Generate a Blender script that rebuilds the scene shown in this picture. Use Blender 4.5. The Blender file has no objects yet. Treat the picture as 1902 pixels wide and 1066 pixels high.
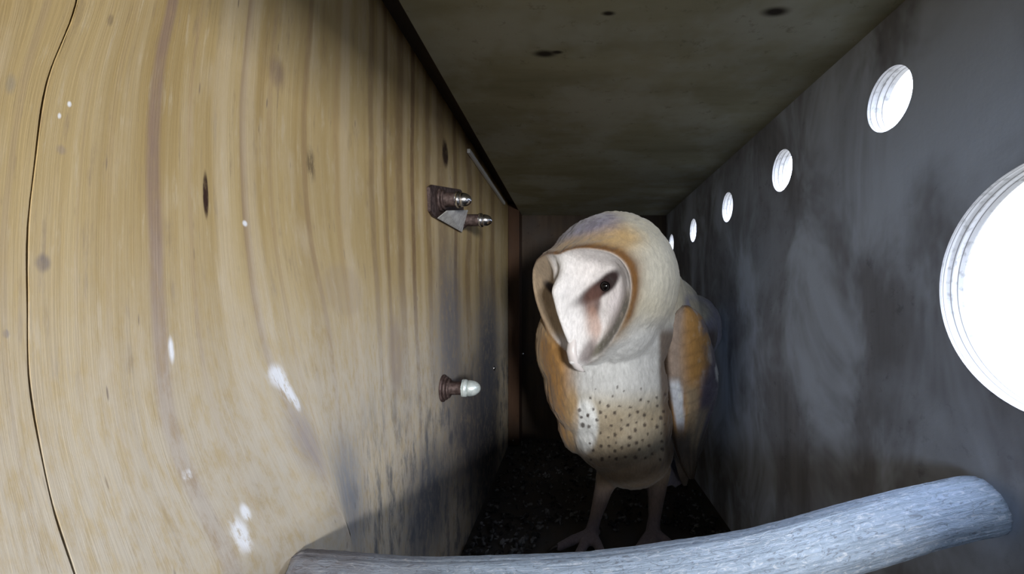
import bpy, bmesh, math, random
import numpy as np
from mathutils import Vector, Matrix
random.seed(7); rng = np.random.default_rng(7)
scene = bpy.context.scene
COL = scene.collection

# ------------------------------------------------------------------ camera, world, exposure
F, CX, CY = 800.0, 1060.0, 560.0            # focal length and vanishing point in pixels of 1902x1066
cam_d = bpy.data.cameras.new('camera'); cam = bpy.data.objects.new('camera', cam_d); COL.objects.link(cam)
cam.location = (0, 0, 0); cam.rotation_euler = (math.pi/2, 0, 0)
cam_d.sensor_fit = 'HORIZONTAL'; cam_d.sensor_width = 36.0
cam_d.lens = 36.0*F/1902.0
cam_d.shift_x = -(CX-951)/1902.0; cam_d.shift_y = (CY-533)/1902.0
cam_d.clip_start = 0.005; cam_d.clip_end = 50
scene.camera = cam
scene.view_settings.view_transform = 'Standard'; scene.view_settings.look = 'None'
scene.view_settings.gamma = 1.0; scene.view_settings.use_curve_mapping = False
scene.view_settings.exposure = 0.0
scene.cycles.max_bounces = 10; scene.cycles.diffuse_bounces = 8
scene.cycles.use_denoising = True
scene.cycles.sample_clamp_indirect = 4.0

SKY, GROUND = 11.0, 1.6
w = bpy.data.worlds.new('daylight'); scene.world = w; w.use_nodes = True
nt = w.node_tree; nt.nodes.clear()
tc = nt.nodes.new('ShaderNodeTexCoord'); sep = nt.nodes.new('ShaderNodeSeparateXYZ')
mr = nt.nodes.new('ShaderNodeMapRange'); mr.interpolation_type = 'SMOOTHSTEP'
mr.inputs['From Min'].default_value = -0.18; mr.inputs['From Max'].default_value = 0.04
mx = nt.nodes.new('ShaderNodeMix'); mx.data_type = 'RGBA'
mx.inputs['A'].default_value = (GROUND*.95, GROUND, GROUND*1.05, 1)
mx.inputs['B'].default_value = (SKY*0.84, SKY*0.96, SKY*1.22, 1)
bg = nt.nodes.new('ShaderNodeBackground'); ow = nt.nodes.new('ShaderNodeOutputWorld')
nt.links.new(tc.outputs['Generated'], sep.inputs[0]); nt.links.new(sep.outputs['Z'], mr.inputs['Value'])
nt.links.new(mr.outputs[0], mx.inputs['Factor']); nt.links.new(mx.outputs['Result'], bg.inputs['Color'])
nt.links.new(bg.outputs[0], ow.inputs[0])

XR, XL, ZC, ZF, YB, YF = 0.16, -0.0992, 0.144, -0.229, 0.72, -0.07
T = 0.011
ENTRY = (0.142, 0.005, 0.045)                                  # y, z, radius
def px_y(px): return F*XR/(px-CX)
VENTS = [(px_y(1650), 0, 0.0155), (px_y(1452), 0, 0.0155), (px_y(1351), 0, 0.0150), (px_y(1287.5), 0, 0.0150), (px_y(1247), 0, 0.0150)]
VENTS = [(y, (CY-v)/F*y, r) for (y, _, r), v in zip(VENTS, (185, 317, 385, 428, 453))]

def area_light(name, loc, rot, sx, sy, power, color=(1,1,1), portal=False):
    d = bpy.data.lights.new(name, 'AREA'); d.shape = 'RECTANGLE'; d.size = sx; d.size_y = sy
    d.energy = power; d.color = color
    o = bpy.data.objects.new(name, d); COL.objects.link(o); o.location = loc; o.rotation_euler = rot
    if portal: d.cycles.is_portal = True
    return o
for (y, z, r) in [ENTRY]+VENTS:                                # daylight enters through the round holes
    area_light('hole_portal', (XR+T+0.001, y, z), (0, math.pi/2, 0), 2*r, 2*r, 1.0, portal=True)
# unseen key lamp added behind the lens, shining in through an added hatch
KEY_HATCH = (-0.06, 0.140, -0.052, 0.072)                             # x0, x1, z0, z1 of the added hatch, cut to shape the light
_p, _t = Vector((0.20, -0.50, 0.035)), Vector((0.0, 0.30, 0.0))
area_light('hatch_key_lamp', _p, (_t-_p).to_track_quat('-Z', 'Y').to_euler(), 0.09, 0.075, 7.0, (1.0, 0.98, 0.95))

_p, _t = Vector((-0.17, -0.48, 0.03)), Vector((0.10, 0.20, 0.0))
area_light('hatch_blue_fill', _p, (_t-_p).to_track_quat('-Z', 'Y').to_euler(), 0.16, 0.12, 1.5, (0.66, 0.80, 1.0))  # unseen bluish fill lamp, added to brighten the grey side board
# ------------------------------------------------------------------ helpers
def P(px, py, y): return Vector((float((px-CX)/F*y), float(y), float((CY-py)/F*y)))
def obj(name, me, mat=None, parent=None, smooth=True):
    if isinstance(me, bmesh.types.BMesh):
        b = me; me = bpy.data.meshes.new(name); b.to_mesh(me); b.free()
    o = bpy.data.objects.new(name, me); COL.objects.link(o)
    if mat: me.materials.clear(); me.materials.append(mat)
    if smooth: me.polygons.foreach_set('use_smooth', [True]*len(me.polygons))
    if parent: o.parent = parent
    return o
def tag(o, label=None, cat=None, group=None, kind=None):
    if label: o['label'] = label
    if cat: o['category'] = cat
    if group: o['group'] = group
    if kind: o['kind'] = kind
    return o
def empty(name, loc):
    o = bpy.data.objects.new(name, None); COL.objects.link(o); o.location = loc; o.empty_display_size = 0.01
    return o
def add_box(bm, lo, hi, bevel=0):
    r = bmesh.ops.create_cube(bm, size=1.0)
    c = [(a+b)/2 for a, b in zip(lo, hi)]; s = [b-a for a, b in zip(lo, hi)]
    for v in r['verts']: v.co = Vector((v.co.x*s[0]+c[0], v.co.y*s[1]+c[1], v.co.z*s[2]+c[2]))
    if bevel:
        es = list({e for v in r['verts'] for e in v.link_edges})
        bmesh.ops.bevel(bm, geom=es, offset=bevel, segments=2, profile=0.6, affect='EDGES')
def grid_mesh(rows, closed_u=False, cap=False):
    """rows: list of rings (lists of Vector) -> mesh data"""
    n = len(rows[0]); vs = [tuple(p) for r in rows for p in r]; fs = []
    for i in range(len(rows)-1):
        for j in range(n if closed_u else n-1):
            k = (j+1) % n
            fs.append((i*n+j, i*n+k, (i+1)*n+k, (i+1)*n+j))
    if cap:
        fs.append(tuple(range(n-1, -1, -1))); fs.append(tuple((len(rows)-1)*n+j for j in range(n)))
    me = bpy.data.meshes.new('m'); me.from_pydata(vs, [], fs); me.update(); return me
def tube_rings(pts, rads, n=16, flat=1.0, up=Vector((0, 0, 1))):
    rows = []
    for i, p in enumerate(pts):
        a = pts[max(i-1, 0)]; b = pts[min(i+1, len(pts)-1)]
        t = (Vector(b)-Vector(a)).normalized(); s = t.cross(up)
        if s.length < 1e-4: s = t.cross(Vector((0, 1, 0)))
        s.normalize(); u = s.cross(t)
        rows.append([Vector(p)+float(rads[i])*(math.cos(q)*s+flat*math.sin(q)*u) for q in [2*math.pi*k/n for k in range(n)]])
    return rows
def lathe(bm, profile, base, axis, n=24):
    """profile (dist along axis, radius); axis unit vector"""
    axis = Vector(axis).normalized(); s = axis.orthogonal().normalized(); u = axis.cross(s); prev = None
    for d, r in profile:
        d, r = float(d), float(r)
        if r < 1e-6: ring = [bm.verts.new(base+axis*d)]
        else: ring = [bm.verts.new(base+axis*d+r*(math.cos(2*math.pi*k/n)*s+math.sin(2*math.pi*k/n)*u)) for k in range(n)]
        if prev:
            for k in range(n):
                a, b = prev[k % len(prev)], prev[(k+1) % len(prev)]; c, e = ring[(k+1) % len(ring)], ring[k % len(ring)]
                f = list(dict.fromkeys([a, b, c, e]))
                if len(f) >= 3: bm.faces.new(f)
        prev = ring

# ------------------------------------------------------------------ node helpers
class NB:
    def __init__(s, name, rough=0.8, spec=0.3, metal=0.0):
        s.m = bpy.data.materials.new(name); s.m.use_nodes = True; s.t = s.m.node_tree
        s.b = s.t.nodes['Principled BSDF']; s.b.inputs['Roughness'].default_value = rough
        s.b.inputs['Specular IOR Level'].default_value = spec; s.b.inputs['Metallic'].default_value = metal
    def n(s, typ, **k):
        x = s.t.nodes.new(typ)
        for a, v in k.items(): setattr(x, a, v)
        return x
    def put(s, inp, v):
        if hasattr(v, 'links') or isinstance(v, bpy.types.NodeSocket): s.t.links.new(v, inp)
        else: inp.default_value = v
    def obj(s): return s.n('ShaderNodeTexCoord').outputs['Object']
    def uv(s, name): return s.n('ShaderNodeUVMap', uv_map=name).outputs[0]
    def mapping(s, vec, scale, loc=(0, 0, 0), rot=(0, 0, 0)):
        x = s.n('ShaderNodeMapping'); s.put(x.inputs[0], vec); x.inputs['Scale'].default_value = scale
        x.inputs['Location'].default_value = loc; x.inputs['Rotation'].default_value = rot; return x.outputs[0]
    def noise(s, vec, scale, detail=4, rough=0.55, dist=0.0):
        x = s.n('ShaderNodeTexNoise'); s.put(x.inputs['Vector'], vec); x.inputs['Scale'].default_value = scale
        x.inputs['Detail'].default_value = detail; x.inputs['Roughness'].default_value = rough
        x.inputs['Distortion'].default_value = dist; return x.outputs[0]
    def ramp(s, fac, stops, interp='LINEAR'):
        x = s.n('ShaderNodeValToRGB'); s.put(x.inputs[0], fac); e = x.color_ramp.elements
        x.color_ramp.interpolation = interp
        while len(e) < len(stops): e.new(0.5)
        for k, (p, c) in enumerate(stops):
            e[k].position = p; e[k].color = (c, c, c, 1) if not hasattr(c, '__len__') else (*c, 1)
        return x.outputs[0]
    def mix(s, fac, a, b, mode='MIX'):
        x = s.n('ShaderNodeMix', data_type='RGBA', blend_type=mode)
        s.put(x.inputs['Factor'], fac)
        for nm, v in (('A', a), ('B', b)):
            s.put(x.inputs[nm], (*v, 1) if isinstance(v, tuple) and len(v) == 3 else v)
        return x.outputs['Result']
    def math(s, op, a, b=0.0, c=0.0, clamp=False):
        x = s.n('ShaderNodeMath', operation=op, use_clamp=clamp); s.put(x.inputs[0], a); s.put(x.inputs[1], b)
        if op in ('MULTIPLY_ADD', 'SMOOTH_MIN', 'COMPARE'): s.put(x.inputs[2], c)
        return x.outputs[0]
    def range(s, v, a, b, lo=0.0, hi=1.0):
        x = s.n('ShaderNodeMapRange', interpolation_type='SMOOTHSTEP'); s.put(x.inputs['Value'], v)
        x.inputs['From Min'].default_value = a; x.inputs['From Max'].default_value = b
        x.inputs['To Min'].default_value = lo; x.inputs['To Max'].default_value = hi; return x.outputs[0]
    def spot(s, vec, c, r, soft=0.4):
        """1 inside an ellipse in the first two coordinates"""
        m = s.n('ShaderNodeVectorMath', operation='SUBTRACT'); s.put(m.inputs[0], vec); m.inputs[1].default_value = (*c, 0)
        d = s.n('ShaderNodeVectorMath', operation='MULTIPLY'); s.put(d.inputs[0], m.outputs[0]); d.inputs[1].default_value = (1/r[0], 1/r[1], 0)
        l = s.n('ShaderNodeVectorMath', operation='LENGTH'); s.put(l.inputs[0], d.outputs[0])
        return s.range(l.outputs['Value'], 1+soft, 1-soft)
    def bump(s, h, strength=0.3, dist=0.001):
        x = s.n('ShaderNodeBump'); s.put(x.inputs['Height'], h); x.inputs['Strength'].default_value = strength
        x.inputs['Distance'].default_value = dist; s.t.links.new(x.outputs[0], s.b.inputs['Normal'])
    def color(s, c): s.put(s.b.inputs['Base Color'], (*c, 1) if isinstance(c, tuple) else c); return s.m

# ------------------------------------------------------------------ left wall: warped grain
def offs(px0, v):
    """how far the grain line that passes px0 at mid height wanders sideways, at photo row v"""
    rows = [-100, 0, 100, 200, 300, 450, 560, 680, 780, 880, 960, 1066, 1200]
    tab = {-40: [70, 55, 32, 18, 6, -3, -5, 0, 10, 22, 40, 62, 90],
           60: [95, 72, 36, 15, 2, -10, -12, -8, 2, 20, 40, 66, 100],
           288: [45, 32, 14, 6, 1, 2, 4, 10, 22, 48, 75, 112, 150],
           450: [22, 14, 6, -1, 0, 8, 22, 45, 85, 118, 145, 170, 205],
           565: [18, 14, 8, 0, 0, 10, 38, 52, 62, 72, 80, 90, 100],
           700: [-4, -2, 0, 0, 0, 4, 10, 16, 22, 25, 28, 30, 34],
           850: [0, 0, 0, 0, 0, 0, 2, 4, 6, 8, 10, 12, 14],
           960: [0]*13}
    ks = sorted(tab)
    vals = [np.interp(v, rows, tab[k]) for k in ks]
    return float(np.interp(px0, ks, vals))
def smooth_offs(px0, v): return (offs(px0, v-70)+offs(px0, v-35)+2*offs(px0, v)+offs(px0, v+35)+offs(px0, v+70))/6
def wall_pt(px0, h):
    d0 = F*-XL/(CX-px0); v = max(-100, min(1200, CY-h*F/d0))
    return F*-XL/(CX-(px0+smooth_offs(px0, v)))
pxs = list(np.arange(-40, 960, 4.0))
crack = [56.6, 58.4, 59.2, 61.2, 63.2, 64.0, 65.8]; depth = {56.6: 0, 58.4: .0, 59.2: .005, 61.2: .007, 63.2: .005, 64.0: .0, 65.8: 0}
pxs = sorted([p for p in pxs if not 56 < p < 66.5]+crack)
hs = list(np.linspace(ZF-0.006, ZC+0.024, 190))
def left_wall():
    cols = []
    for d in np.linspace(YF-0.012, F*-XL/(CX+40)-0.001, 14): cols.append((None, d))
    for p in pxs: cols.append((p, F*-XL/(CX-p)))
    vs, uvs, fs = [], [], []
    cols = [c for c in cols if c[1] < YB+0.008]+[(None, YB+0.008)]
    for p, d in cols:
        for h in hs:
            y = wall_pt(p, h) if p is not None else (d+(wall_pt(-40, h)-F*-XL/(CX+40)) if d < 0.1 else d)
            dent = depth.get(p, 0.0)
            if p is not None: y += 0.00012*math.sin(h*230+p)*(p < 100)
            vs.append((XL-dent, y, h)); uvs.append((d, h))
    n = len(hs); m = len(cols)
    for i in range(m-1):
        for j in range(n-1): fs.append((i*n+j, (i+1)*n+j, (i+1)*n+j+1, i*n+j+1))
    base = len(vs)
    cn = [0, (m-1)*n, (m-1)*n+n-1, n-1]
    for c in cn: vs.append((XL-0.014, vs[c][1], vs[c][2])); uvs.append(uvs[c])
    # back face and edge strips
    fs.append((base, base+3, base+2, base+1))
    fs.append(tuple([base]+[base+1]+[i*n for i in range(m-1, -1, -1)]))
    fs.append(tuple([base+2]+[base+3]+[i*n+n-1 for i in range(m)]))
    fs.append(tuple([base+3]+[base]+list(range(n))))
    fs.append(tuple([base+1]+[base+2]+[(m-1)*n+j for j in range(n-1, -1, -1)]))
    me = bpy.data.meshes.new('wall_left'); me.from_pydata(vs, [], fs); me.update()
    uvl = me.uv_layers.new(name='grain')
    for l in me.loops: uvl.data[l.index].uv = uvs[l.vertex_index]
    return me

def uvp(px, py):
    """grain coordinate of a photo point on the left wall"""
    p0 = px
    for _ in range(40): p0 = px-smooth_offs(p0, py)
    d = F*-XL/(CX-p0); h = (CY-py)/F*(F*-XL/(CX-px)); return d, h
b = NB('plywood_warm', 0.6, 0.35)
uv = b.uv('grain')
sepn = b.n('ShaderNodeSeparateXYZ'); b.put(sepn.inputs[0], uv); U, V = sepn.outputs[0], sepn.outputs[1]
# log-spaced coordinate so the grain stays fine close to the lens as well as far from it
lg = b.math('LOGARITHM', b.math('MAXIMUM', b.math('ADD', U, 0.02), 0.005), 2.718)
cmb = b.n('ShaderNodeCombineXYZ'); b.put(cmb.inputs[0], lg); b.put(cmb.inputs[1], V); G = cmb.outputs[0]
g1 = b.noise(b.mapping(G, (9, 2.2, 1)), 1.0, 3, 0.6, 0.3)
g2 = b.noise(b.mapping(G, (34, 7, 1)), 1.0, 5, 0.6, 0.2)
g3 = b.noise(b.mapping(G, (260, 16, 1)), 1.0, 4, 0.7)
blot = b.noise(b.mapping(G, (14, 26, 1), (3, 1, 0)), 1.0, 4, 0.6)
mot = b.noise(b.mapping(G, (60, 100, 1), (7, 2, 0)), 1.0, 5, 0.7)
c = b.ramp(g1, [(0.28, (0.36, 0.255, 0.105)), (0.5, (0.44, 0.325, 0.15)), (0.72, (0.52, 0.40, 0.205))])
c = b.mix(b.range(g2, 0.42, 0.78, 0, 0.45), c, (0.58, 0.48, 0.31))
c = b.mix(b.range(g2, 0.46, 0.24, 0, 0.38), c, (0.28, 0.19, 0.09))
c = b.mix(b.range(g3, 0.58, 0.80, 0, 0.22), c, (0.26, 0.17, 0.10))
c = b.mix(b.range(blot, 0.5, 0.75, 0, 0.35), c, (0.62, 0.53, 0.40))
# long late-wood lines that follow the bend
fl = b.noise(b.mapping(G, (48, 46, 1), (2, 9, 0)), 1.0, 5, 0.68)
c = b.mix(b.range(fl, 0.54, 0.72, 0, 0.55), c, (0.27, 0.20, 0.13)); c = b.mix(b.range(fl, 0.46, 0.30, 0, 0.35), c, (0.64, 0.56, 0.42))
wob = b.noise(b.mapping(G, (3, 10, 1)), 1.0, 2)
def stripe(px, py, wpx, colr, amt, v0=None, v1=None):
    global c
    d, _ = uvp(px, py); l0 = math.log(d+0.02); w_ = math.log(F*-XL/(CX-px-wpx)+0.02)-math.log(F*-XL/(CX-px)+0.02)
    x = b.math('ADD', lg, b.math('MULTIPLY', b.math('SUBTRACT', wob, 0.5), w_*1.6))
    a = b.range(b.math('ABSOLUTE', b.math('SUBTRACT', x, l0)), w_*0.75, w_*0.25, 0, amt)
    if v0 is not None: a = b.math('MULTIPLY', a, b.range(V, v0, v1))
    a = b.math('MULTIPLY', a, b.range(mot, 0.2, 0.6, 0.55, 1.0))
    c = b.mix(a, c, colr)
MAUVE = (0.27, 0.185, 0.15)
stripe(289, 300, 24, MAUVE, 0.75)
stripe(452, 300, 12, MAUVE, 0.55); stripe(462, 300, 22, (0.62, 0.52, 0.36), 0.5)
stripe(566, 300, 9, (0.30, 0.20, 0.11), 0.6)
stripe(500, 300, 8, (0.38, 0.27, 0.15), 0.45); stripe(205, 300, 10, (0.40, 0.29, 0.16), 0.3)
stripe(150, 300, 6, (0.40, 0.29, 0.16), 0.3); stripe(20, 300, 14, (0.36, 0.27, 0.17), 0.4)
stripe(352, 300, 7, (0.40, 0.28, 0.16), 0.4); stripe(410, 300, 26, (0.64, 0.54, 0.38), 0.45)
stripe(625, 300, 10, (0.42, 0.29, 0.15), 0.4); stripe(640, 300, 16, (0.60, 0.49, 0.33), 0.5)
for p_, w_, a_ in ((690, 8, .45), (716, 5, .5), (742, 12, .5), (766, 6, .7), (795, 7, .5), (820, 14, .4), (845, 5, .6), (870, 8, .5), (893, 5, .5), (915, 6, .5)):
    stripe(p_, 300, w_*1.2, (0.22, 0.14, 0.07), min(1, a_*1.35))
for p_, w_ in ((705, 8), (752, 9), (782, 7), (808, 8), (856, 5), (880, 6), (905, 5), (928, 5)): stripe(p_, 300, w_, (0.58, 0.46, 0.28), 0.5)
# grey weathering and damp stains towards the floor, droppings, knots, slits, dark patches
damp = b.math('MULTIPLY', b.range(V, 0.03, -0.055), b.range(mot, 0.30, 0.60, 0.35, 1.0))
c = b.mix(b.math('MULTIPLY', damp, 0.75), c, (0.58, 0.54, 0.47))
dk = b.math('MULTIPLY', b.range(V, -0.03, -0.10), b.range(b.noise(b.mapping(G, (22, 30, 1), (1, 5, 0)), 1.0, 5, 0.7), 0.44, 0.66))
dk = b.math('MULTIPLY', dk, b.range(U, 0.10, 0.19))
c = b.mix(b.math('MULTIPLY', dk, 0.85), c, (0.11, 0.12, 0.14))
def blob(px, py, rpx, rpy, colr, amt, rough=False, soft=0.4):
    global c
    d, h = uvp(px, py); dy = d*d/(F*-XL)
    a = b.spot(uv, (d, h), (rpx*dy, rpy*d/F), soft)
    a = b.math('MULTIPLY', a, b.range(mot, 0.35, 0.55, 0.0 if rough else 0.6, 1.0))
    c = b.mix(b.math('MULTIPLY', a, amt), c, colr)
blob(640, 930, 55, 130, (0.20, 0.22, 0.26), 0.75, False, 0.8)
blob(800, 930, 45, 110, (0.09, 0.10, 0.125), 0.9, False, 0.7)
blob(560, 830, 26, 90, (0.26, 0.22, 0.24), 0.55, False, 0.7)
blob(838, 620, 24, 150, (0.15, 0.16, 0.20), 0.8, False, 0.8)  # dark blue-grey patches at the far end of the wall
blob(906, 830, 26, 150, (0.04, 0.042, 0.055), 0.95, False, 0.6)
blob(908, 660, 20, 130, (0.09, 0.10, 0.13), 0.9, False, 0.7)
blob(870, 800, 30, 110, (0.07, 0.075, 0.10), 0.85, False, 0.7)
blob(735, 660, 14, 72, (0.30, 0.23, 0.18), 0.6)
blob(640, 540, 42, 50, (0.36, 0.28, 0.20), 0.35, False, 0.2)
blob(577, 305, 7, 26, (0.13, 0.09, 0.05), 0.8, True, 0.6)
blob(515, 135, 13, 26, (0.24, 0.17, 0.13), 0.7, False, 0.6)
blob(80, 488, 12, 15, (0.16, 0.14, 0.15), 0.7, False, 0.5)
blob(113, 278, 9, 8, (0.30, 0.24, 0.2), 0.6, False, 0.6); blob(198, 33, 7, 12, (0.2, 0.15, 0.1), 0.6, True, 0.5)
blob(18, 155, 8, 18, (0.28, 0.25, 0.2), 0.6, False, 0.6); blob(12, 620, 6, 8, (0.2, 0.18, 0.2), 0.6)
blob(382, 362, 5.0, 41, (0.035, 0.014, 0.008), 1.0, False, 0.25)
blob(827, 285, 5.5, 24, (0.035, 0.016, 0.01), 1.0, False, 0.3)
for x_, y_, rx, ry in ((512, 700, 15, 24), (526, 726, 12, 28), (541, 748, 7, 22), (425, 1010, 11, 46), (340, 885, 7, 11), (436, 965, 6, 22), (318, 650, 4, 22), (128, 193, 4, 5), (110, 215, 3, 5), (455, 415, 4, 5)):
    blob(x_, y_, rx, ry, (0.86, 0.88, 0.92), 0.95, rx > 5, 0.5)
speck = b.n('ShaderNodeTexVoronoi'); b.put(speck.inputs['Vector'], b.mapping(G, (70, 70, 1))); speck.inputs['Scale'].default_value = 1.0
c = b.mix(b.math('MULTIPLY', b.range(speck.outputs['Distance'], 0.16, 0.06), b.range(blot, 0.5, 0.65, 0, 0.75)), c, (0.16, 0.12, 0.10))
b.bump(b.math('ADD', g2, b.math('MULTIPLY', g3, 0.7)), 0.18, 0.0006)
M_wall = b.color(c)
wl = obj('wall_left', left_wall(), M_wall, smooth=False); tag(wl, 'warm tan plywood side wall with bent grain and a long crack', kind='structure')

# ------------------------------------------------------------------ other panels
def panel_mat(name, c1, c2, c3, gscale, patch=None, rough=0.85):
    b = NB(name, rough, 0.2); o = b.obj()
    n1 = b.noise(b.mapping(o, gscale), 1.0, 4, 0.6); n2 = b.noise(o, 14.0, 4, 0.6); n3 = b.noise(o, 120.0, 4, 0.7)
    c = b.ramp(n1, [(0.3, c1), (0.7, c2)]); c = b.mix(b.range(n2, 0.42, 0.66, 0, 0.8), c, c3)
    c = b.mix(b.range(n3, 0.58, 0.72, 0, 0.4), c, tuple(k*0.5 for k in c1))
    if patch: c = patch(b, o, c)
    b.bump(b.math('ADD', n1, n3), 0.25, 0.0008)
    return b.color(c)
def ceil_marks(b, o, c):
    for (px, py, r) in ((1012, 100, 0.004), (1035, 97, 0.002), (1440, 22, 0.004), (1130, 25, 0.002)):
        y = ZC*F/(CY-py); x = (px-CX)/F*y
        c = b.mix(b.spot(o, (x, y), (r*1.5, r*0.8), 0.6), c, (0.03, 0.025, 0.02))
    return c
M_ceil = panel_mat('ceiling_board', (0.22, 0.21, 0.14), (0.33, 0.32, 0.23), (0.36, 0.365, 0.31), (8, 30, 1), ceil_marks)
def right_haze(b, o, c):
    s = b.n('ShaderNodeSeparateXYZ'); b.put(s.inputs[0], o)
    k = b.noise(b.mapping(o, (1, 16, 9), (0, 0.3, 0.7)), 1.0, 4, 0.6, 0.6)
    return b.mix(b.range(k, 0.40, 0.66, 0, 0.85), c, (0.54, 0.61, 0.74))  # bluish lens haze painted into the board colour as pale patches
M_right = panel_mat('side_board_grey', (0.17, 0.17, 0.19), (0.27, 0.28, 0.32), (0.34, 0.37, 0.44), (1, 60, 6), right_haze)  # base blue lifted for the same haze
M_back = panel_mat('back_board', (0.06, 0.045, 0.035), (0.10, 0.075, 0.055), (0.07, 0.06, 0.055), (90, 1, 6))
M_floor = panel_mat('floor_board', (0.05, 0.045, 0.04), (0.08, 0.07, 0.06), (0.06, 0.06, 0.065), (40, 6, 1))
M_batten = panel_mat('batten_wood', (0.05, 0.028, 0.018), (0.08, 0.045, 0.028), (0.06, 0.04, 0.03), (90, 90, 6))

M_strip = NB('pale_strip', 0.5).color((0.75, 0.76, 0.78))
def right_wall():
    """board with six round holes: polar patches round each hole, stitched by boolean"""
    bm = bmesh.new(); add_box(bm, (XR, YF-0.012, ZF-0.006), (XR+T, YB+0.008, ZC+0.024)); me = bpy.data.meshes.new('wr'); bm.to_mesh(me); bm.free()
    wo = bpy.data.objects.new('wr', me); COL.objects.link(wo)
    bm = bmesh.new()
    for (y, z, r) in [ENTRY]+VENTS:
        n = 96 if r > 0.03 else 48; sd = rng.normal(0, 1, 4)
        prof = []
        N = 9
        for k in range(N):                                   # saw-cut rim with the laminations of the plywood
            d = -0.004+(T+0.008)*k/(N-1); prof.append((d, r*(1+0.004*((k % 2)*2-1))))
        prof = [(prof[0][0], 0.0)]+prof+[(prof[-1][0], 0.0)]
        lathe(bm, prof, Vector((XR, y, z)), (1, 0, 0), n)
    bmesh.ops.recalc_face_normals(bm, faces=bm.faces)
    cm = bpy.data.meshes.new('cut'); bm.to_mesh(cm); bm.free(); co = bpy.data.objects.new('cut', cm); COL.objects.link(co)
    md = wo.modifiers.new('b', 'BOOLEAN'); md.operation = 'DIFFERENCE'; md.object = co; md.solver = 'EXACT'
    dg = bpy.context.evaluated_depsgraph_get(); out = bpy.data.meshes.new_from_object(wo.evaluated_get(dg))
    bpy.data.objects.remove(wo); bpy.data.objects.remove(co); return out
me = right_wall()
wr = obj('wall_right', me, M_right, smooth=False); tag(wr, 'grey side board with a big entrance hole and five vent holes', kind='structure')
b = NB('cut_ply_edge', 0.7); o_ = b.obj(); s_ = b.n('ShaderNodeSeparateXYZ'); b.put(s_.inputs[0], o_)
ly = b.ramp(b.math('FRACT', b.math('MULTIPLY', b.math('SUBTRACT', s_.outputs[0], XR), 1/0.0032)), [(0.0, (0.60, 0.59, 0.58)), (0.40, (0.52, 0.51, 0.50)), (0.5, (0.09, 0.085, 0.08)), (0.62, (0.58, 0.57, 0.56))])
M_edge = b.color(b.mix(b.range(b.noise(o_, 300, 3), 0.5, 0.7, 0, 0.5), ly, (0.16, 0.15, 0.14)))
me.materials.append(M_edge)
for p in me.polygons:
    if abs(p.normal.x) < 0.5 and any((p.center.y-y)**2+(p.center.z-z)**2 < (r*1.03)**2 for y, z, r in [ENTRY]+VENTS): p.material_index = 1

GAP = 0.017
def box_obj(name, lo, hi, mat, label, kind='structure', bevel=0):
    bm = bmesh.new(); add_box(bm, lo, hi, bevel); o = obj(name, bm, mat, smooth=False); tag(o, label, kind=kind); return o
box_obj('ceiling', (XL+GAP, YF, ZC), (XR, YB, ZC+0.014), M_ceil, 'dull olive grey ceiling board of the box')
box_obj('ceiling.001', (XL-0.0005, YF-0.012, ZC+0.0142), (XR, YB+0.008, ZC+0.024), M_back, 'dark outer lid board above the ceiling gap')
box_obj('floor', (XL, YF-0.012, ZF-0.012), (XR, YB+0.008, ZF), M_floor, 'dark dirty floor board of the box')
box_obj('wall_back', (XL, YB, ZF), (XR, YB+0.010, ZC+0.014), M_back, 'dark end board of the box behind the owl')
bm = bmesh.new(); y0_, y1_ = YF-0.012, YF-0.001
add_box(bm, (XL, y0_, ZF), (KEY_HATCH[0], y1_, ZC+0.014)); add_box(bm, (KEY_HATCH[1], y0_, ZF), (XR, y1_, ZC+0.014))
add_box(bm, (KEY_HATCH[0], y0_, KEY_HATCH[3]), (KEY_HATCH[1], y1_, ZC+0.014)); add_box(bm, (KEY_HATCH[0], y0_, ZF), (KEY_HATCH[1], y1_, KEY_HATCH[2]))
tag(obj('wall_front', bm, M_back, smooth=False), 'dark front board with an added hatch for the key lamp behind the viewpoint', kind='structure')
bm = bmesh.new(); fx0, fx1, fy, fz0, fz1 = -0.30, 0.40, -0.60, ZF-0.02, ZC+0.03      # unseen dark enclosure, added to keep the sky out of the hatch
for lo, hi in (((fx0, fy, fz0), (fx1, YF-0.0122, fz0+.01)), ((fx0, fy, fz1-.01), (fx1, YF-0.0122, fz1)), ((fx0, fy-.01, fz0), (fx1, fy, fz1)),
               ((fx0-.01, fy, fz0), (fx0, YF-0.0122, fz1)), ((fx1, fy, fz0), (fx1+.01, YF-0.0122, fz1)), ((XR+.0005, YF-0.0222, fz0), (fx1, YF-0.0122, fz1)), ((fx0, YF-0.0222, fz0), (XL-.0005, YF-0.0122, fz1)),
               ((fx0, YF-0.0222, ZC+.0143), (fx1, YF-0.0122, fz1))): add_box(bm, lo, hi)
tag(obj('sky_block', bm, M_back, smooth=False), 'unseen dark enclosure added behind the viewpoint to block the sky', kind='structure')
box_obj('trim_2', (XL+0.0005, 0.41, ZC-0.0025), (XL+0.0035, 0.63, ZC+0.0015), M_strip, 'thin pale strip along the top of the tan side wall', bevel=0.0004)
box_obj('trim_1', (XL+0.0005, YB-0.040, ZF+0.002), (XL+0.018, YB-0.001, ZC+0.010), M_batten, 'brown corner batten between left wall and end board', bevel=0.001)

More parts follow.
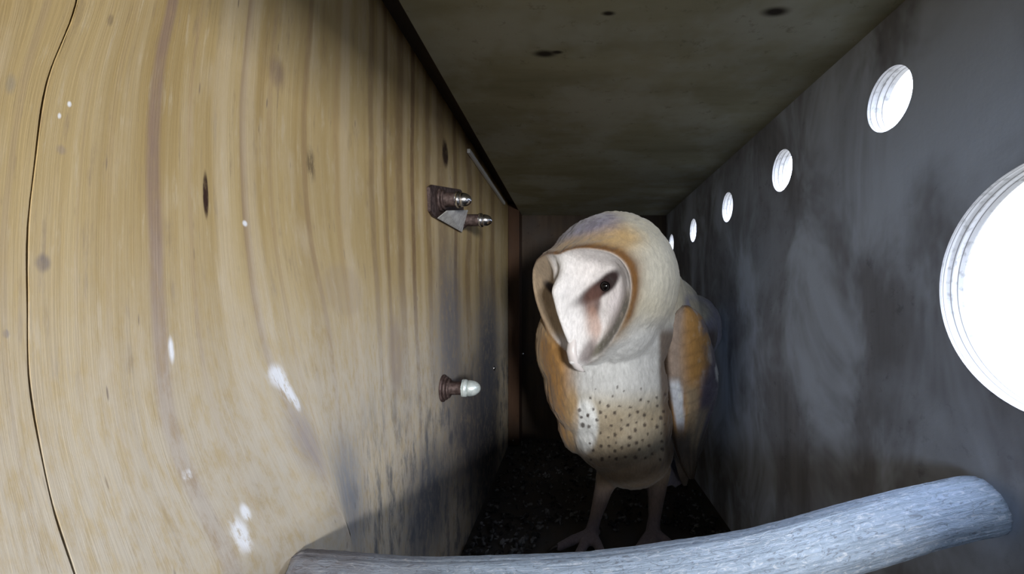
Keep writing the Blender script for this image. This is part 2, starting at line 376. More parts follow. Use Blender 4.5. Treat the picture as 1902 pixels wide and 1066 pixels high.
# ------------------------------------------------------------------ floor litter
bm = bmesh.new()
for k in range(2600):
    y = random.uniform(0.24, 0.70) if k % 3 else random.uniform(0.30, 0.46)
    x = random.uniform(XL+0.008, XR-0.008)
    if min(math.hypot(x-.010, y-.398), math.hypot(x-.0775, y-.398)) < .044: continue
    edge = max(0, 1-(x-XL)/0.03); s = random.uniform(0.0012, 0.004)*(1+0.5*edge)
    z = ZF+0.001+random.random()*0.004+edge*random.random()*0.010
    r = bmesh.ops.create_icosphere(bm, subdivisions=1, radius=s)
    rot = Matrix.Rotation(random.random()*6.3, 3, Vector((random.random(), random.random(), random.random()+.01)).normalized())
    sc = Vector((1, random.uniform(.3, .9), random.uniform(.2, .6)))
    for v in r['verts']:
        v.co = rot @ Vector((v.co.x*sc.x*random.uniform(.8, 1.2), v.co.y*sc.y, v.co.z*sc.z))+Vector((x, y, max(z, ZF+s*0.6)))
b = NB('litter', 0.95, 0.15); o_ = b.obj()
M_lit = b.color(b.mix(b.range(b.noise(o_, 90, 3), 0.45, 0.62), (0.035, 0.035, 0.036), (0.16, 0.165, 0.175)))
lt = obj('nest_litter', bm, M_lit, smooth=False); tag(lt, 'dark crumbly litter of pellets and chips over the box floor', 'litter', kind='stuff')

# ------------------------------------------------------------------ perch
TOP = [(512, 1030), (530, 1034), (560, 1036), (620, 1040), (700, 1045), (800, 1048), (900, 1047), (1000, 1043), (1100, 1036), (1200, 1026), (1300, 1012), (1400, 994), (1500, 970), (1600, 943), (1700, 915), (1800, 893), (1862, 883), (1885, 880)]
def perch():
    pts, rad = [], []
    xs = np.linspace(512, 1840, 120)
    for x in xs:
        v = np.interp(x, [t[0] for t in TOP], [t[1] for t in TOP]); k = (x-512)/(1868-512)
        y = 0.150+0.008*k+0.004*math.sin(k*math.pi); R = 0.0130-0.0026*k
        c = P(x, v, y); c.z -= R*1.05; c.y += 0.002
        if k < 0.012: R *= 0.86+0.14*(k/0.012)**0.5
        if k > 0.97: R *= math.sqrt(max(0.02, 1-((k-0.97)/0.03)**2*0.75))
        pts.append(c); rad.append(R)
    for _ in range(3): pts = [pts[0]]+[(pts[i-1]+2*pts[i]+pts[i+1])/4 for i in range(1, len(pts)-1)]+[pts[-1]]
    pts[0].x = max(pts[0].x, XL+0.0008); pts[-1].x = min(pts[-1].x, XR-0.0008)
    rows = tube_rings(pts, rad, 56)
    for i, r in enumerate(rows):
        for j in range(len(r)):
            d = r[j]-pts[i]; q = 1+0.018*math.sin(j*2.1+0.3*math.sin(i*.2))+0.012*math.sin(j*5.3+1)+0.02*math.sin(i*0.21)+0.008*random.uniform(-1, 1)
            r[j] = pts[i]+d*q
    me = grid_mesh(rows, True, True)
    uvl = me.uv_layers.new(name='bark')
    for pl in me.polygons:
        js = [me.loops[li].vertex_index % 56 for li in pl.loop_indices]; wrap = max(js)-min(js) > 30
        for li, j in zip(pl.loop_indices, js):
            i = me.loops[li].vertex_index//56; uvl.data[li].uv = (i/120.0*0.26, (j+(56 if wrap and j < 28 else 0))/56.0*0.085)
    return me
b = NB('weathered_branch', 0.85, 0.25); uv_ = b.uv('bark'); o_ = b.obj()
f1 = b.noise(b.mapping(uv_, (60, 900, 1)), 1.0, 4, 0.65); f2 = b.noise(b.mapping(uv_, (220, 500, 1)), 1.0, 5, 0.7, 1.5); f3 = b.noise(o_, 60, 3)
c = b.ramp(f1, [(0.3, (0.26, 0.33, 0.42)), (0.6, (0.44, 0.54, 0.68))])
c = b.mix(b.range(f2, 0.52, 0.68, 0, 0.65), c, (0.80, 0.83, 0.88)); c = b.mix(b.range(f2, 0.46, 0.34, 0, 0.7), c, (0.16, 0.17, 0.20))
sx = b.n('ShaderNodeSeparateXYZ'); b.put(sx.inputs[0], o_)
c = b.mix(b.math('MULTIPLY', b.range(sx.outputs[0], -0.02, -0.095, 0, 0.8), b.range(f3, .3, .6, .6, 1)), c, (0.17, 0.14, 0.13))  # fall-off of the hole's light painted in: left end darker
b.bump(b.math('ADD', f1, f2), 0.6, 0.0012); M_perch = b.color(c)
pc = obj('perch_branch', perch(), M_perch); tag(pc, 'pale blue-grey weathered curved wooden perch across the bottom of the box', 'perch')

# ------------------------------------------------------------------ hardware on the left wall
def rust(name, c1, c2, metal=0.4, rough=0.6):
    b = NB(name, rough, 0.5, metal); o = b.obj(); n = b.noise(o, 260, 4)
    b.bump(n, 0.3, 0.0004); return b.color(b.mix(b.range(n, .4, .62), c1, c2))
M_rust = rust('rusted_steel', (0.055, 0.035, 0.032), (0.12, 0.085, 0.08))
M_zinc = rust('zinc_plate', (0.62, 0.62, 0.62), (0.80, 0.81, 0.80), 0.25, 0.5)
M_chrome = rust('chromed_nut', (0.70, 0.70, 0.74), (0.80, 0.80, 0.84), 1.0, 0.22)
M_galv = rust('galvanised_nut', (0.52, 0.60, 0.60), (0.70, 0.78, 0.78), 0.35, 0.35)
def wall_at(px, py):
    y = F*-XL/(CX-px); return Vector((XL, y, (CY-py)/F*y))
def bolt(root, base, L, rw, rs, rn, nut_mat, washers=2, dome=True):
    ax = Vector((1, 0, 0)); d = 0.0
    for k in range(washers):
        bm = bmesh.new(); r = rw*(1-0.14*k)
        lathe(bm, [(d, 0), (d, r*.96), (d+.0004, r), (d+.0014, r), (d+.0018, r*.95), (d+.0018, 0)], base, ax, 28)
        bmesh.ops.recalc_face_normals(bm, faces=bm.faces); obj('washer', bm, M_rust, root); d += 0.0021
    bm = bmesh.new(); prof = [(d-.0004, 0), (d-.0004, rs)]
    q = d; nl = L-rn*1.9
    while q < nl: prof += [(q, rs), (q+.0004, rs*.88), (q+.0008, rs)]; q += .0009
    prof += [(nl+.0006, rs), (nl+.0006, 0)]
    lathe(bm, prof, base, ax, 20); bmesh.ops.recalc_face_normals(bm, faces=bm.faces); obj('shank', bm, M_rust, root)
    bm = bmesh.new(); s = nl
    lathe(bm, [(s, 0), (s, rn*.95), (s+.0004, rn*1.02), (s+rn*.55, rn*1.02), (s+rn*.6, rn*.86)], base, ax, 6)
    lathe(bm, [(s+rn*.5, 0), (s+rn*.55, rn*.84)]+[(s+rn*(.75+1.15*math.sin(a)), rn*.84*math.cos(a)) for a in np.linspace(0, math.pi/2*.98, 9)]+[(s+rn*1.9, 0)], base, ax, 28)
    bmesh.ops.recalc_face_normals(bm, faces=bm.faces); bmesh.ops.bevel(bm, geom=[e for e in bm.edges if e.is_manifold and e.calc_face_angle(0) > .6], offset=rn*.07, segments=2, affect='EDGES')
    return obj('acorn_nut', bm, nut_mat, root)
# bracket plate with two bolts
A = wall_at(800, 350); br = empty('wall_bracket', wall_at(822, 390)); tag(br, 'small rusty bracket with pale lower flap bolted high on the tan wall', 'bracket')
br_inv = Matrix.Translation(-br.location)
def poly_prism(pts, th, nrm):
    bm = bmesh.new(); n = Vector(nrm)
    a = [bm.verts.new(p) for p in pts]; c = [bm.verts.new(p+n*th) for p in pts]
    bm.faces.new(a); bm.faces.new(c[::-1]); k = len(pts)
    for i in range(k): bm.faces.new((a[i], c[i], c[(i+1) % k], a[(i+1) % k]))
    bmesh.ops.recalc_face_normals(bm, faces=bm.faces)
    bmesh.ops.bevel(bm, geom=list(bm.edges), offset=th*.22, segments=2, affect='EDGES'); return bm
def child(o, root): o.parent = root; o.matrix_parent_inverse = Matrix.Translation(-root.location); return o
pl = [wall_at(*q) for q in ((792, 347), (798, 343), (852, 352), (857, 362), (857, 426), (853, 431), (800, 402), (794, 392))]
plate = child(obj('plate', poly_prism(pl, 0.0022, (1, 0, 0)), M_rust, smooth=False), br)
y0 = wall_at(815, 392); 
fl = [wall_at(812, 399)+Vector((.0022, 0, 0)), wall_at(812, 399)+Vector((.006, 0, .001)), wall_at(851, 392)+Vector((.0075, 0, .0)), wall_at(851, 392)+Vector((.0022, 0, 0))]
a0, a1 = wall_at(806, 405), wall_at(853, 431)
flap_pts = [a0+Vector((.0022, 0, 0)), a0+Vector((.0085, .002, .006)), wall_at(846, 394)+Vector((.0105, 0, .002)), a1+Vector((.0022, 0, 0))]
flap = child(obj('flap', poly_prism(flap_pts, 0.0012, (0.55, -0.75, -0.35)), M_zinc, smooth=False), br); tag(flap, 'pale zinc triangular flap')
def bolt_thing(px, py, L, rw, rs, rn, mat, label, washers):
    base = wall_at(px, py); r = empty('bolt', base); tag(r, label, 'bolt')
    k0 = set(COL.objects)
    bolt(r, Vector((0, 0, 0)), L, rw, rs, rn, mat, washers); return r
for px_, py_, L_ in ((812, 371, .0235), (852, 409, .0275)):
    base = wall_at(px_, py_)+Vector((.0021, 0, 0)); sub = empty('bolt', base-br.location); sub.parent = br
    bolt(sub, Vector((0, 0, 0)), L_, 0.0085 if px_ < 830 else .0080, 0.0054, 0.0062, M_chrome, 2)
bolt_thing(822, 721, 0.0295, 0.0105, 0.0052, 0.0074, M_galv, 'single rusty bolt with domed pale nut low on the tan wall beside the owl', 3)
def screw(loc, ax, r, label):
    bm = bmesh.new(); lathe(bm, [(0, 0), (0, r), (r*.25, r), (r*.6, r*.7), (r*.75, 0)], Vector((0, 0, 0)), ax, 20)
    bmesh.ops.recalc_face_normals(bm, faces=bm.faces); o = obj('screw', bm, M_chrome); o.location = loc; tag(o, label, 'screw')
screw(Vector(((970-CX)/F*(YB-0.001), YB, (CY-658)/F*YB)), (0, -1, 0), 0.0035, 'tiny bright screw head on the dark end board left of the owl')
screw(wall_at(917, 684), (1, 0, 0), 0.003, 'tiny dull screw head on the tan wall behind the domed bolt')

# ------------------------------------------------------------------ owl
owl = empty('barn_owl', (0.05, 0.41, ZF)); tag(owl, 'barn owl with white heart-shaped face standing on the box floor looking down left', 'owl')
def ochild(o): o.parent = owl; o.matrix_parent_inverse = Matrix.Translation(-owl.location); return o
HC = P(1133, 524, 0.378)
yaw, pitch, roll = math.radians(43), math.radians(16), math.radians(4)
fwd = Vector((-math.sin(yaw)*math.cos(pitch), -math.cos(yaw)*math.cos(pitch), -math.sin(pitch)))
side = Vector((math.cos(yaw), -math.sin(yaw), 0)); upv = side.cross(fwd)*-1
if upv.z < 0: upv = -upv
R_ = Matrix.Rotation(roll, 3, fwd); side = R_ @ side; upv = R_ @ upv
HM = np.array([side, fwd, upv])                                # rows: local axes
def H(a, f, u): return HC+side*a+fwd*f+upv*u
ells = []                                                      # centre, radii, rotation (3x3 rows) or None
def E(c, r, rot=None): ells.append((Vector(c), r, rot))
E(HC, (0.060, 0.058, 0.059), HM)
E(H(0.000, -0.010, 0.003), (0.055, 0.052, 0.057), HM)
E(P(1215, 590, 0.412), (0.036, 0.038, 0.052)); E(P(1245, 590, 0.42), (0.030, 0.034, 0.040))
E(H(-0.033, 0.000, -0.010), (0.038, 0.040, 0.050), HM)
E(H(0, 0.012, -0.030), (0.044, 0.040, 0.040), HM)
E(P(1168, 600, 0.402), (0.050, 0.046, 0.052))
E(P(1180, 560, 0.405), (0.048, 0.044, 0.046))
E(P(1085, 640, 0.405), (0.046, 0.044, 0.055))
E(P(1128, 700, 0.405), (0.060, 0.052, 0.062))
E(P(1150, 770, 0.410), (0.052, 0.047, 0.055))
E(P(1172, 825, 0.415), (0.041, 0.042, 0.040))
E(P(1183, 850, 0.420), (0.032, 0.034, 0.022))
E(P(1270, 615, 0.430), (0.032, 0.034, 0.034))                 # back of the shoulder
E(P(1285, 610, 0.450), (0.030, 0.030, 0.036))
E(P(1240, 700, 0.440), (0.040, 0.036, 0.070))
E(P(1070, 755, 0.412), (0.020, 0.026, 0.046))                 # far wing bulge
E(P(1085, 790, 0.400), (0.0135, 0.016, 0.026))                # pale wrist
def limb(a, b_, r0, r1, n=10):
    a, b_ = Vector(a), Vector(b_)
    for k in range(n+1):
        t = k/n; r = r0*(1-t)+r1*t; E(a.lerp(b_, t), (r, r, r))
footL = P(1098, 992, 0.405); footR = P(1212, 1000, 0.408)
footL.z = ZF+0.010; footR.z = ZF+0.010
limb(P(1135, 868, 0.412), P(1122, 905, 0.410), 0.014, 0.0092, 8); limb(P(1122, 905, 0.410), P(1106, 960, 0.406), 0.0092, 0.0060, 12); limb(P(1106, 960, 0.406), footL, 0.0060, 0.0068, 8)
limb(P(1218, 868, 0.420), P(1220, 905, 0.418), 0.015, 0.0098, 8); limb(P(1220, 905, 0.418), P(1216, 960, 0.412), 0.0098, 0.0062, 12); limb(P(1216, 960, 0.412), footR, 0.0062, 0.0070, 8)
toes = []
def foot(f, dirs):
    for (dx, dy, L) in dirs:
        d = Vector((dx, dy, 0)).normalized(); a = f.copy(); m = f+d*L*0.55; m.z = ZF+0.0085; e = f+d*L; e.z = ZF+0.0050
        limb(a, m, 0.0062, 0.0048, 9); limb(m, e, 0.0048, 0.0040, 8); toes.append((e, d))
foot(footL, [(-0.9, -0.35, 0.032), (-0.45, -0.9, 0.030), (0.35, -0.95, 0.026), (0.4, 0.9, 0.016)])
foot(footR, [(-0.6, -0.75, 0.030), (-0.05, -1, 0.030), (0.7, -0.75, 0.026), (0.2, 0.9, 0.016)])
me0 = bpy.data.meshes.new('e'); bm = bmesh.new()
for c_, r_, rot in ells:
    g = bmesh.ops.create_icosphere(bm, subdivisions=4 if r_[0] > .02 else 2, radius=1.0)
    for v in g['verts']:
        l = Vector((v.co.x*r_[0], v.co.y*r_[1], v.co.z*r_[2]))
        if rot is not None: l = side*l.x+fwd*l.y+upv*l.z
        v.co = c_+l
bm.to_mesh(me0); bm.free()
tmp = bpy.data.objects.new('tmp', me0); COL.objects.link(tmp)
md = tmp.modifiers.new('r', 'REMESH'); md.mode = 'VOXEL'; md.voxel_size = 0.0013; md.adaptivity = 0
md = tmp.modifiers.new('s', 'SMOOTH'); md.factor = 0.5; md.iterations = 14
dg = bpy.context.evaluated_depsgraph_get(); body = bpy.data.meshes.new_from_object(tmp.evaluated_get(dg)); bpy.data.objects.remove(tmp)
N = len(body.vertices); co = np.empty(N*3); body.vertices.foreach_get('co', co); co = co.reshape(N, 3)

def sstep(x, a, b_): t = np.clip((x-a)/(b_-a), 0, 1); return t*t*(3-2*t)
def vnoise(p, scale, seed=0, octaves=3):
    """value noise"""
    r = np.random.default_rng(seed); perm = r.random((32, 32, 32)); out = np.zeros(len(p)); amp = 1; tot = 0
    for o in range(octaves):
        q = p*scale*(2**o)+o*7.3; i = np.floor(q).astype(int); f = q-i; f = f*f*(3-2*f)
        def g(dx, dy, dz): return perm[(i[:, 0]+dx) % 32, (i[:, 1]+dy) % 32, (i[:, 2]+dz) % 32]
        x, y, z = f[:, 0], f[:, 1], f[:, 2]
        v = ((g(0,0,0)*(1-x)+g(1,0,0)*x)*(1-y)+(g(0,1,0)*(1-x)+g(1,1,0)*x)*y)*(1-z)+((g(0,0,1)*(1-x)+g(1,0,1)*x)*(1-y)+(g(0,1,1)*(1-x)+g(1,1,1)*x)*y)*z
        out += v*amp; tot += amp; amp *= .5
    return out/tot
# face disc outline in head-local (side, up)
half = [(0.0365, 0.000), (0.0385, 0.010), (0.038, 0.022), (0.034, 0.036), (0.028, 0.0465), (0.018, 0.0530), (0.006, 0.0545), (-0.008, 0.0515), (-0.022, 0.044), (-0.036, 0.032), (-0.047, 0.0185), (-0.054, 0.007), (-0.0565, 0.0)]
poly = [(w_, u_) for u_, w_ in half]+[(-w_, u_) for u_, w_ in half[::-1]]
poly = np.array(poly); poly = np.array([p for i, p in enumerate(poly) if np.linalg.norm(p-poly[i-1]) > 1e-6])
for _ in range(2):                                             # corner cutting
    q = np.roll(poly, -1, 0); poly = np.stack([poly*.75+q*.25, poly*.25+q*.75], 1).reshape(-1, 2)
def sdf(a, u):
    """signed distance to the outline, negative inside"""
    d = np.full(len(a), 9.0); ins = np.zeros(len(a), bool)
    for i in range(len(poly)):
        p, q = poly[i], poly[(i+1) % len(poly)]; e = q-p; t = np.clip(((a-p[0])*e[0]+(u-p[1])*e[1])/(e@e), 0, 1)
        d = np.minimum(d, np.hypot(a-p[0]-t*e[0], u-p[1]-t*e[1]))
        cr = ((p[1] > u) != (q[1] > u)) & (a < (q[0]-p[0])*(u-p[1])/(q[1]-p[1]+1e-12)+p[0]); ins ^= cr
    return np.where(ins, -d, d)
L = (co-np.array(HC)) @ HM.T; A_, Fw, U_ = L[:, 0], L[:, 1], L[:, 2]
front = (Fw > 0.004) & (np.abs(A_) < .075) & (np.abs(U_) < .085)
sd = np.full(N, 0.05); sd[front] = sdf(A_[front], U_[front])
rimF = 0.0590-6.6*A_**2-3.6*np.minimum(U_, 0)**2-5.5*np.maximum(U_, 0)**2
bowl = rimF-0.016*sstep(-sd, 0.0, 0.018)*(1-.5*sstep(-A_, .006, .016))
eyeB = 0.006*np.exp(-(((np.abs(A_)-0.0235)/0.010)**2+((U_-0.004)/0.009)**2))
ridge_h = 0.0275*sstep(U_, 0.038, 0.008)*sstep(U_, -0.060, -0.046)
ridge_w = 0.0085+0.004*sstep(U_, -.03, .04)
ridge = ridge_h*np.exp(-(A_/ridge_w)**2)
target = bowl-eyeB+ridge
inside = front & (sd < 0.006)
k = sstep(-sd, -0.006, 0.002); newF = Fw*(1-k)+target*k
newF = newF+0.0035*np.exp(-((sd-0.0005)/0.0028)**2)*(front)
dF = np.where(front, newF-Fw, 0.0)*np.where(front, sstep(Fw, 0.004, 0.02), 0)
co = co+dF[:, None]*np.array(fwd)[None, :]
# slight feather unevenness
nz = vnoise(co, 160, 3); co[:, 2] += 0; 
px = CX+F*co[:, 0]/co[:, 1]; py = CY-F*co[:, 2]/co[:, 1]
body.vertices.foreach_set('co', co.reshape(-1)); body.update()
nrm = np.empty(N*3); body.vertices.foreach_get('normal', nrm); nrm = nrm.reshape(N, 3)
legz = co[:, 2] < P(0, 905, .41).z
amp = np.where(legz, 0.0003, 0.0011)*np.where((sd < 0), 0.25, 1.0)
co = co+nrm*((vnoise(co*np.array([1, 1, .45]), 230, 5)-.5)*2*amp)[:, None]
body.vertices.foreach_set('co', co.reshape(-1)); body.update()
# plumage colours, laid out on the bird's own body coordinates
def C(*v): return np.array(v)
CREAM, WHITE, TAN, RUST, GREY, BROWN, BUFF = C(.56, .52, .41), C(.56, .57, .57), C(.46, .28, .10), C(.28, .145, .045), C(.24, .23, .30), C(.09, .05, .025), C(.37, .31, .22)
col = np.tile(CREAM, (N, 1)).astype(float)
def lay(mask, c_):
    global col
    m = np.clip(mask, 0, 1)[:, None]; col = col*(1-m)+c_*m
n1 = vnoise(co, 60, 11); n2 = vnoise(co*np.array([1, 1, .4]), 260, 12)
hz = co[:, 2]; hx = co[:, 0]
face_side = -A_                                                # positive towards the picture's left
zc = lambda v, y=.405: (CY-v)/F*y
lay(sstep(hz, zc(660), zc(600))*sstep(hz, zc(420), zc(520)), CREAM)
lay(sstep(hz, zc(560), zc(620))*sstep(hz, zc(760), zc(690)), WHITE*0.97)            # upper breast
lay(sstep(hz, zc(700), zc(760)), BUFF)                                             # belly
lay(sstep(n1, .45, .65)*sstep(hz, zc(700), zc(760))*.5, C(.45, .40, .31))
lay(sstep(hz, zc(800), zc(850))*.7, C(.27, .20, .15))
# flank on the far side: golden brown
dxs = (hx-(-0.010-0.10*(hz-zc(700))))
lay(sstep(hx, .012, -.010)*sstep(hz, zc(560), zc(640))*sstep(hz, zc(860), zc(800)), TAN*C(.80, .72, .7))
lay(sstep(hx, -.004, -.022)*sstep(hz, zc(560), zc(640))*.7, RUST*.8)
# crown and head
topk = sstep(U_, -.01, .034); dd = np.hypot(np.maximum(sd, 0), np.maximum(.040+.012*np.clip(U_/.0365, 0, 1)-Fw, 0))
lay(sstep(dd, .014+.020*topk, .004)*sstep(U_, -.045, .0)*.8, C(.56, .38, .17))
lay(sstep(U_, .012, .034)*sstep(Fw, .052, .030)*sstep(Fw, -.02, .0)*sstep(A_, .034, .006), C(.46, .34, .18))
crown = sstep(U_, .050, .060)*sstep(A_, .045, .020)
lay(sstep(A_, -.046, -.056)*(U_ > -.08)*(Fw > -.05), C(.34, .22, .10))
lay(sstep(A_, -.036, -.050)*sstep(U_, .02, .04)*.8, C(.22, .13, .06))
lay(sstep(U_, .014, .034)*sstep(A_, .064, .044)*sstep(Fw, -.004, .022)*.9, C(.50, .33, .14))
lay(sstep(dd, .010, .002)*(sd > -.001)*sstep(U_, -.045, -.02)*.7, C(.50, .30, .11))
crown3 = sstep(np.hypot((A_+.004)/.040, (Fw-.014)/.027), 1.15, .6)*(U_ > .02)
lay(crown3, GREY*1.15); lay(crown3*sstep(n2, .48, .62)*.6, C(.13, .11, .15))
lay(sstep(A_, .046, .060)*sstep(Fw, .040, .015)*(U_ > -.05)*.8, C(.60, .58, .50))
# rim line
rim = np.exp(-((sd-0.0012)/0.0017)**2)*front
# dark pencilled edge along the lower outer rim
seg = np.exp(-((sd+0.0055)/0.0046)**2)*front*sstep(U_, .004, -.012)*sstep(A_, .004, .012)
lay(seg*(.55+.45*sstep(vnoise(co, 420, 21), .3, .5)), C(.10, .09, .065))
# white disc
ins = front*sstep(-sd, -.0005, .0012)
lay(ins*(1-np.clip(seg*1.2, 0, 1))*(1-np.clip(rim*.7, 0, 1)), C(.70, .67, .67))
rdg = np.exp(-(A_/(.011))**2)*(sd < -.001)*front
lay(rdg, C(.84, .83, .84))
lay(ins*sstep(A_, .018, .030)*sstep(U_, .012, -.012)*sstep(sd, -.002, -.008)*.5, C(.52, .47, .50))
lay(ins*sstep(A_, -.010, -.020)*sstep(U_, -.040, -.026)*.85, C(.44, .32, .19))  # far half of the disc tinted tan to stand for its shaded side
lay(np.exp(-((sd-0.0004)/0.0016)**2)*front*(0.9*sstep(U_, -.040, -.015)+0.2), C(.16, .075, .022))
lay(np.clip(seg, 0, 1)*(.55+.45*sstep(vnoise(co, 420, 21), .25, .5))*(sd < .0015)*.9, C(.13, .12, .09))
# dark slanting eye patch and brown stain running to the beak
ea, eu = .0225, .003
def rot_ell(a0, u0, ra, ru, ang):
    ca, sa = math.cos(ang), math.sin(ang); aa = np.abs(A_) if True else A_
    x = (aa-a0)*ca+(U_-u0)*sa; y = -(aa-a0)*sa+(U_-u0)*ca; return np.hypot(x/ra, y/ru)
lay(front*sstep(rot_ell(.0235, .0045, .0190, .0068, .55), 1.2, .65)*(sd < -.004), C(.030, .016, .016))
lay(front*sstep(rot_ell(.0145, -.006, .0050, .0130, -.15), 1.4, .5)*(sd < -.004)*.9, C(.10, .05, .04))
lay(front*sstep(rot_ell(.0115, -.024, .0035, .016, -.10), 1.4, .4)*(sd < -.004)*.7, C(.40, .24, .18))
lay(front*sstep(rot_ell(.0075, -.044, .0035, .010, -.10), 1.4, .4)*.75, C(.13, .10, .10))
# back, shoulder
lay(sstep(hx, .098, .106)*sstep(hz, zc(540), zc(560)), C(.28, .27, .34))
lay(sstep(np.hypot((px-1278)/40, (py-580)/26), 1.3, .7)*(co[:, 1] > .39)*.8, C(.52, .47, .33))
# pale wrist of the far wing
wm = sstep(np.hypot((px-1087)/24, (py-790)/50), 1.2, .75)*(co[:, 1] < .42)
lay(wm, C(.78, .80, .80)); lay(sstep(np.hypot((px-1063)/12, (py-775)/60), 1.3, .6)*.7, C(.42, .27, .12))
armpit_shade = sstep(px-1221-.07*np.maximum(py-690, 0), -2, 9)*sstep(py, 596, 625)*sstep(py, 880, 840)*(co[:, 1] < .425)
lay(armpit_shade*.85, C(.10, .06, .035))  # shade beside the wing painted into the plumage, along with dark feathers
# legs
lay(sstep(hz, zc(880), zc(925)), C(.22, .175, .165)); lay(sstep(hz, zc(945), zc(975)), C(.17, .145, .165))
# feather streak variation
col *= (0.90+0.22*(n2-.5)+0.22*(n1-.5)+.10)[:, None]
# dark speckles on the belly
sp = []
r2 = random.Random(5); tries = 0
while len(sp) < 66 and tries < 8000:
    tries += 1; x_, y_ = r2.uniform(1092, 1236), r2.uniform(708, 862)
    if all((x_-a)**2+(y_-c_)**2 > 170 for a, c_, _ in sp) and r2.random() < (y_-712)/110: sp.append((x_, y_, r2.uniform(1.8, 3.3)*(1 if y_ > 745 else .7)))
for x_, y_, r in [(1076, 762, 3), (1082, 790, 4), (1092, 772, 2.5), (1080, 775, 2.5)]: sp.append((x_, y_, r))
frontv = nrm[:, 1] < 0
for x_, y_, r in sp: lay(sstep(np.hypot(px-x_, (py-y_)/1.15)/r, 1.35, .75)*frontv*.85, C(.05, .035, .03))
at = body.color_attributes.new('plumage', 'FLOAT_COLOR', 'POINT')
at.data.foreach_set('color', np.concatenate([np.clip(col, .004, .95), np.ones((N, 1))], 1).astype(np.float32).reshape(-1))
def feather_mat(name, attr=None, flat=None, bumpd=0.0012):
    b = NB(name, 0.75, 0.15); o = b.obj()
    n = b.noise(b.mapping(o, (1, 1, .35)), 520, 4, .65); m = b.noise(b.mapping(o, (1, 1, .5)), 1300, 2, .5)
    b.bump(b.math('ADD', n, b.math('MULTIPLY', m, .5)), 0.35, bumpd)
    b.b.inputs['Sheen Weight'].default_value = 0.25; b.b.inputs['Sheen Roughness'].default_value = .5
    src = b.n('ShaderNodeVertexColor', layer_name=attr).outputs[0] if attr else flat
    return b.color(b.mix(1.0, src, b.ramp(n, [(.3, .82), (.7, 1.12)]), 'MULTIPLY'))
M_plum = feather_mat('plumage', 'plumage')
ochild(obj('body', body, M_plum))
# eyes, beak, claws
M_eye = NB('eye', 0.12, 0.35).color((0.004, 0.003, 0.003))
for sgn in (1, -1):
    bm = bmesh.new(); bmesh.ops.create_uvsphere(bm, u_segments=32, v_segments=20, radius=.0046)
    fa = .0590-6.6*.0215**2-.016-.006
    c_ = H(sgn*.0215, fa-.0008+(.0085 if sgn < 0 else 0), .003)
    for v in bm.verts: v.co += c_
    ochild(obj('eye', bm, M_eye))
M_beak = NB('beak', 0.35, 0.5).color((0.78, 0.74, 0.74))
pts = [H(0, f_, u_) for f_, u_ in ((.056, -.026), (.0625, -.032), (.0660, -.039), (.0665, -.046), (.0640, -.053), (.0605, -.0575), (.0575, -.0600))]
rd = [.0018, .0031, .0036, .0035, .0028, .0017, .0004]
me = grid_mesh(tube_rings(pts, rd, 18, 1.25, side), True, True); ochild(obj('beak', me, M_beak))
M_claw = NB('claw', 0.3, 0.5).color((0.03, 0.025, 0.025))
for e, d in toes:
    pts = [e-d*.001+Vector((0, 0, .0005)), e+d*.004+Vector((0, 0, .001)), e+d*.008+Vector((0, 0, -.0008)), e+d*.011+Vector((0, 0, -.0040))]
    ochild(obj('claw', grid_mesh(tube_rings(pts, [.0024, .0021, .0013, .0003], 10), True, True), M_claw))

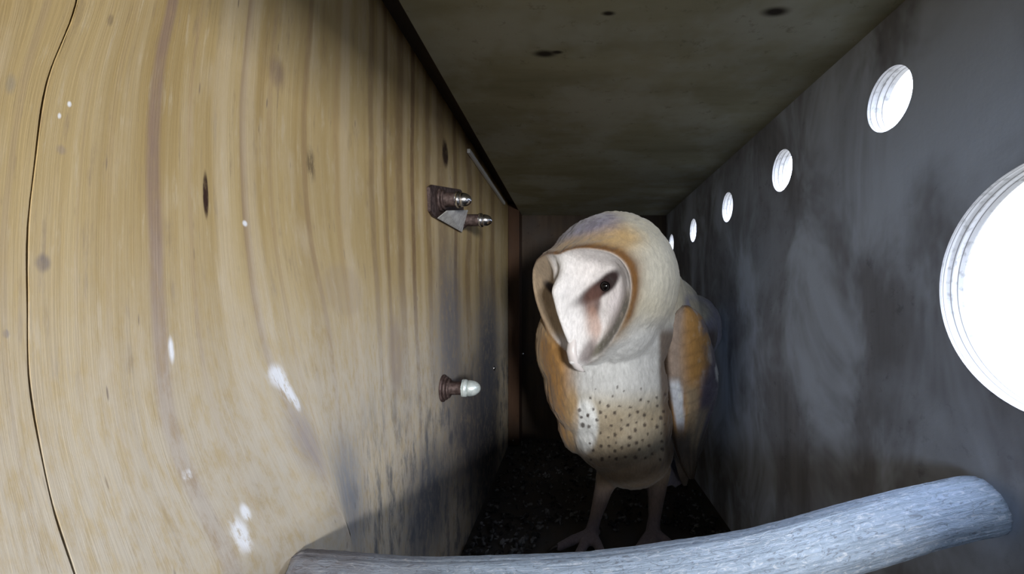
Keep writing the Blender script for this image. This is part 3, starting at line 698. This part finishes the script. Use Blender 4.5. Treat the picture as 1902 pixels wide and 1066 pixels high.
# wing on the picture's right
def wing():
    rows = []; prof = [(566, 1262, 1274), (574, 1248, 1290), (584, 1238, 1302), (600, 1230, 1312), (625, 1224, 1321), (655, 1221, 1330), (690, 1222, 1338), (720, 1226, 1340), (750, 1231, 1333), (780, 1237, 1322), (805, 1243, 1312), (830, 1250, 1304), (855, 1260, 1298), (875, 1270, 1293), (888, 1279, 1289)]
    vv = np.linspace(567, 887, 110); Ls, Rs = np.interp(vv, [p[0] for p in prof], [p[1] for p in prof]), np.interp(vv, [p[0] for p in prof], [p[2] for p in prof])
    for _ in range(4):
        Ls[1:-1] = (Ls[:-2]+2*Ls[1:-1]+Ls[2:])/4; Rs[1:-1] = (Rs[:-2]+2*Rs[1:-1]+Rs[2:])/4
    for i, v in enumerate(vv):
        t = (v-567)/320; yc = .386+.024*t; a, b_ = Ls[i]/1, Rs[i]
        c0 = P((a+b_)/2, v, yc); hw = (b_-a)/2/F*yc; th = .0205*min(1, math.sin(math.pi*min(1, (t+.02)*1.05)**.55)+.1)*(1-.55*t)+.0015
        ring = []
        for q in range(72):
            an = 2*math.pi*q/72; x = math.cos(an); y = math.sin(an); hw = float(hw)
            sgnp = lambda u, e: math.copysign(abs(u)**e, u)
            p = c0+Vector((hw*sgnp(x, .9), -th*sgnp(y, .85)+hw*x*.35, 0))
            # overlapping rows of coverts
            if y > 0:
                row = t*15+.25*math.sin(6*x); ph = (row % 1.0); stag = (int(row) % 2)*.5
                sc_ = abs(math.sin(math.pi*(x*4.2+stag)))
                p.y -= .0016*ph*(0.5+0.5*sc_)*(t < .62)
                if t >= .5: p.y -= .0014*abs(math.sin(math.pi*x*2.6))*min(1, (t-.5)*6)
            ring.append(p)
        rows.append(ring)
    me = grid_mesh(rows, True, True)
    n_ = len(me.vertices); c3 = np.empty(n_*3); me.vertices.foreach_get('co', c3); c3 = c3.reshape(-1, 3)
    u = np.tile(np.cos(np.linspace(0, 2*np.pi, 72, endpoint=False)), 110); t = np.repeat((vv-567)/320, 72)
    a1 = vnoise(c3, 90, 31); a2 = vnoise(c3*np.array([1, 1, .45]), 240, 32)
    col = np.tile(C(.52, .28, .09), (n_, 1)).astype(float)
    def lay2(m, c_):
        nonlocal col
        m = np.clip(m, 0, 1)[:, None]; col = col*(1-m)+c_*m
    lay2(sstep(u, .0, -.55)*sstep(t, .62, .45)*.85, C(.40, .33, .29))                      # greyish inner coverts
    lay2(sstep(u, .25, .7)*sstep(a1+.15*t, .40, .60), C(.25, .20, .21))
    lay2(sstep(a2, .56, .68)*sstep(u, -.2, .3)*.6, C(.52, .44, .38))
    lay2(sstep(t+.22*u, .36, .54)*sstep(u, -.1, .3), C(.12, .10, .14))
    lay2(sstep(t, .38, .45)*sstep(t, .76, .64)*sstep(np.abs(u+.64-.6*(t-.42)), .24+.0*t, .14), C(.80, .84, .92))
    lay2(sstep(t, .40, .50)*sstep(t, .92, .75)*sstep(np.abs(u+.12-.3*(t-.4)), .30, .1)*.8, C(.46, .36, .24))
    lay2(sstep(t, .62, .78), C(.10, .085, .075)); lay2(sstep(t, .55, .62)*sstep(t, .88, .75)*sstep(np.abs(u-.35), .4, .15)*.7, C(.34, .27, .18))
    lay2(sstep(np.hypot((u-.92)/.16, (t-.39)/.05), 1.3, .7), C(.70, .70, .68))
    lay2(sstep(np.hypot((u-.62)/.12, (t-.30)/.03), 1.3, .7)*.6, C(.62, .55, .50))
    lay2(sstep(u, -.70, -.86), C(.045, .026, .015)); lay2(sstep(t, .022, .0)*.9, C(.10, .06, .03))  # dark feather edge, with the shade along the wing painted in
    col *= (.85+.5*(a2-.5)+.15)[:, None]
    at = me.color_attributes.new('plumage', 'FLOAT_COLOR', 'POINT'); at.data.foreach_set('color', np.concatenate([np.clip(col, .004, .95), np.ones((n_, 1))], 1).astype(np.float32).reshape(-1))
    return me
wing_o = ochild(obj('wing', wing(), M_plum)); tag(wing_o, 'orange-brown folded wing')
def quill(name, pts, wds, mat, parent_fn, flat=.22):
    parent_fn(obj(name, grid_mesh(tube_rings(pts, wds, 16, flat, Vector((0, 1, 0))), True, True), mat))
M_tail = feather_mat('tail_feathers', flat=(0.20, 0.20, 0.27, 1)); M_qd = feather_mat('quill_dark', flat=(0.13, 0.11, 0.10, 1))
def wchild(o):
    o.parent = wing_o; return o
for k in range(5):                                            # long flight feathers hanging below the coverts
    x0 = 1262+k*10; a = P(x0, 760, .400+.006*k); e = P(1272+k*6, 902-k*14, .412+.006*k); pts = [a.lerp(e, s) for s in np.linspace(0, 1, 14)]
    quill('flight_feather', pts, [.0085*math.sin(math.pi*min(1, .25+.75*s))**.6+.0006 for s in np.linspace(0, .985, 14)], M_qd, wchild)
tail_o = None
for k in range(6):
    a = P(1180+k*10, 845, .436); e = P(1156+k*21, 906-abs(k-2.5)*2, .420); pts = [a.lerp(e, s) for s in np.linspace(0, 1, 10)]
    quill('tail_feather', pts, [.009*math.sin(math.pi*(.3+.62*s))**.5 for s in np.linspace(0, 1, 10)], M_tail, ochild)
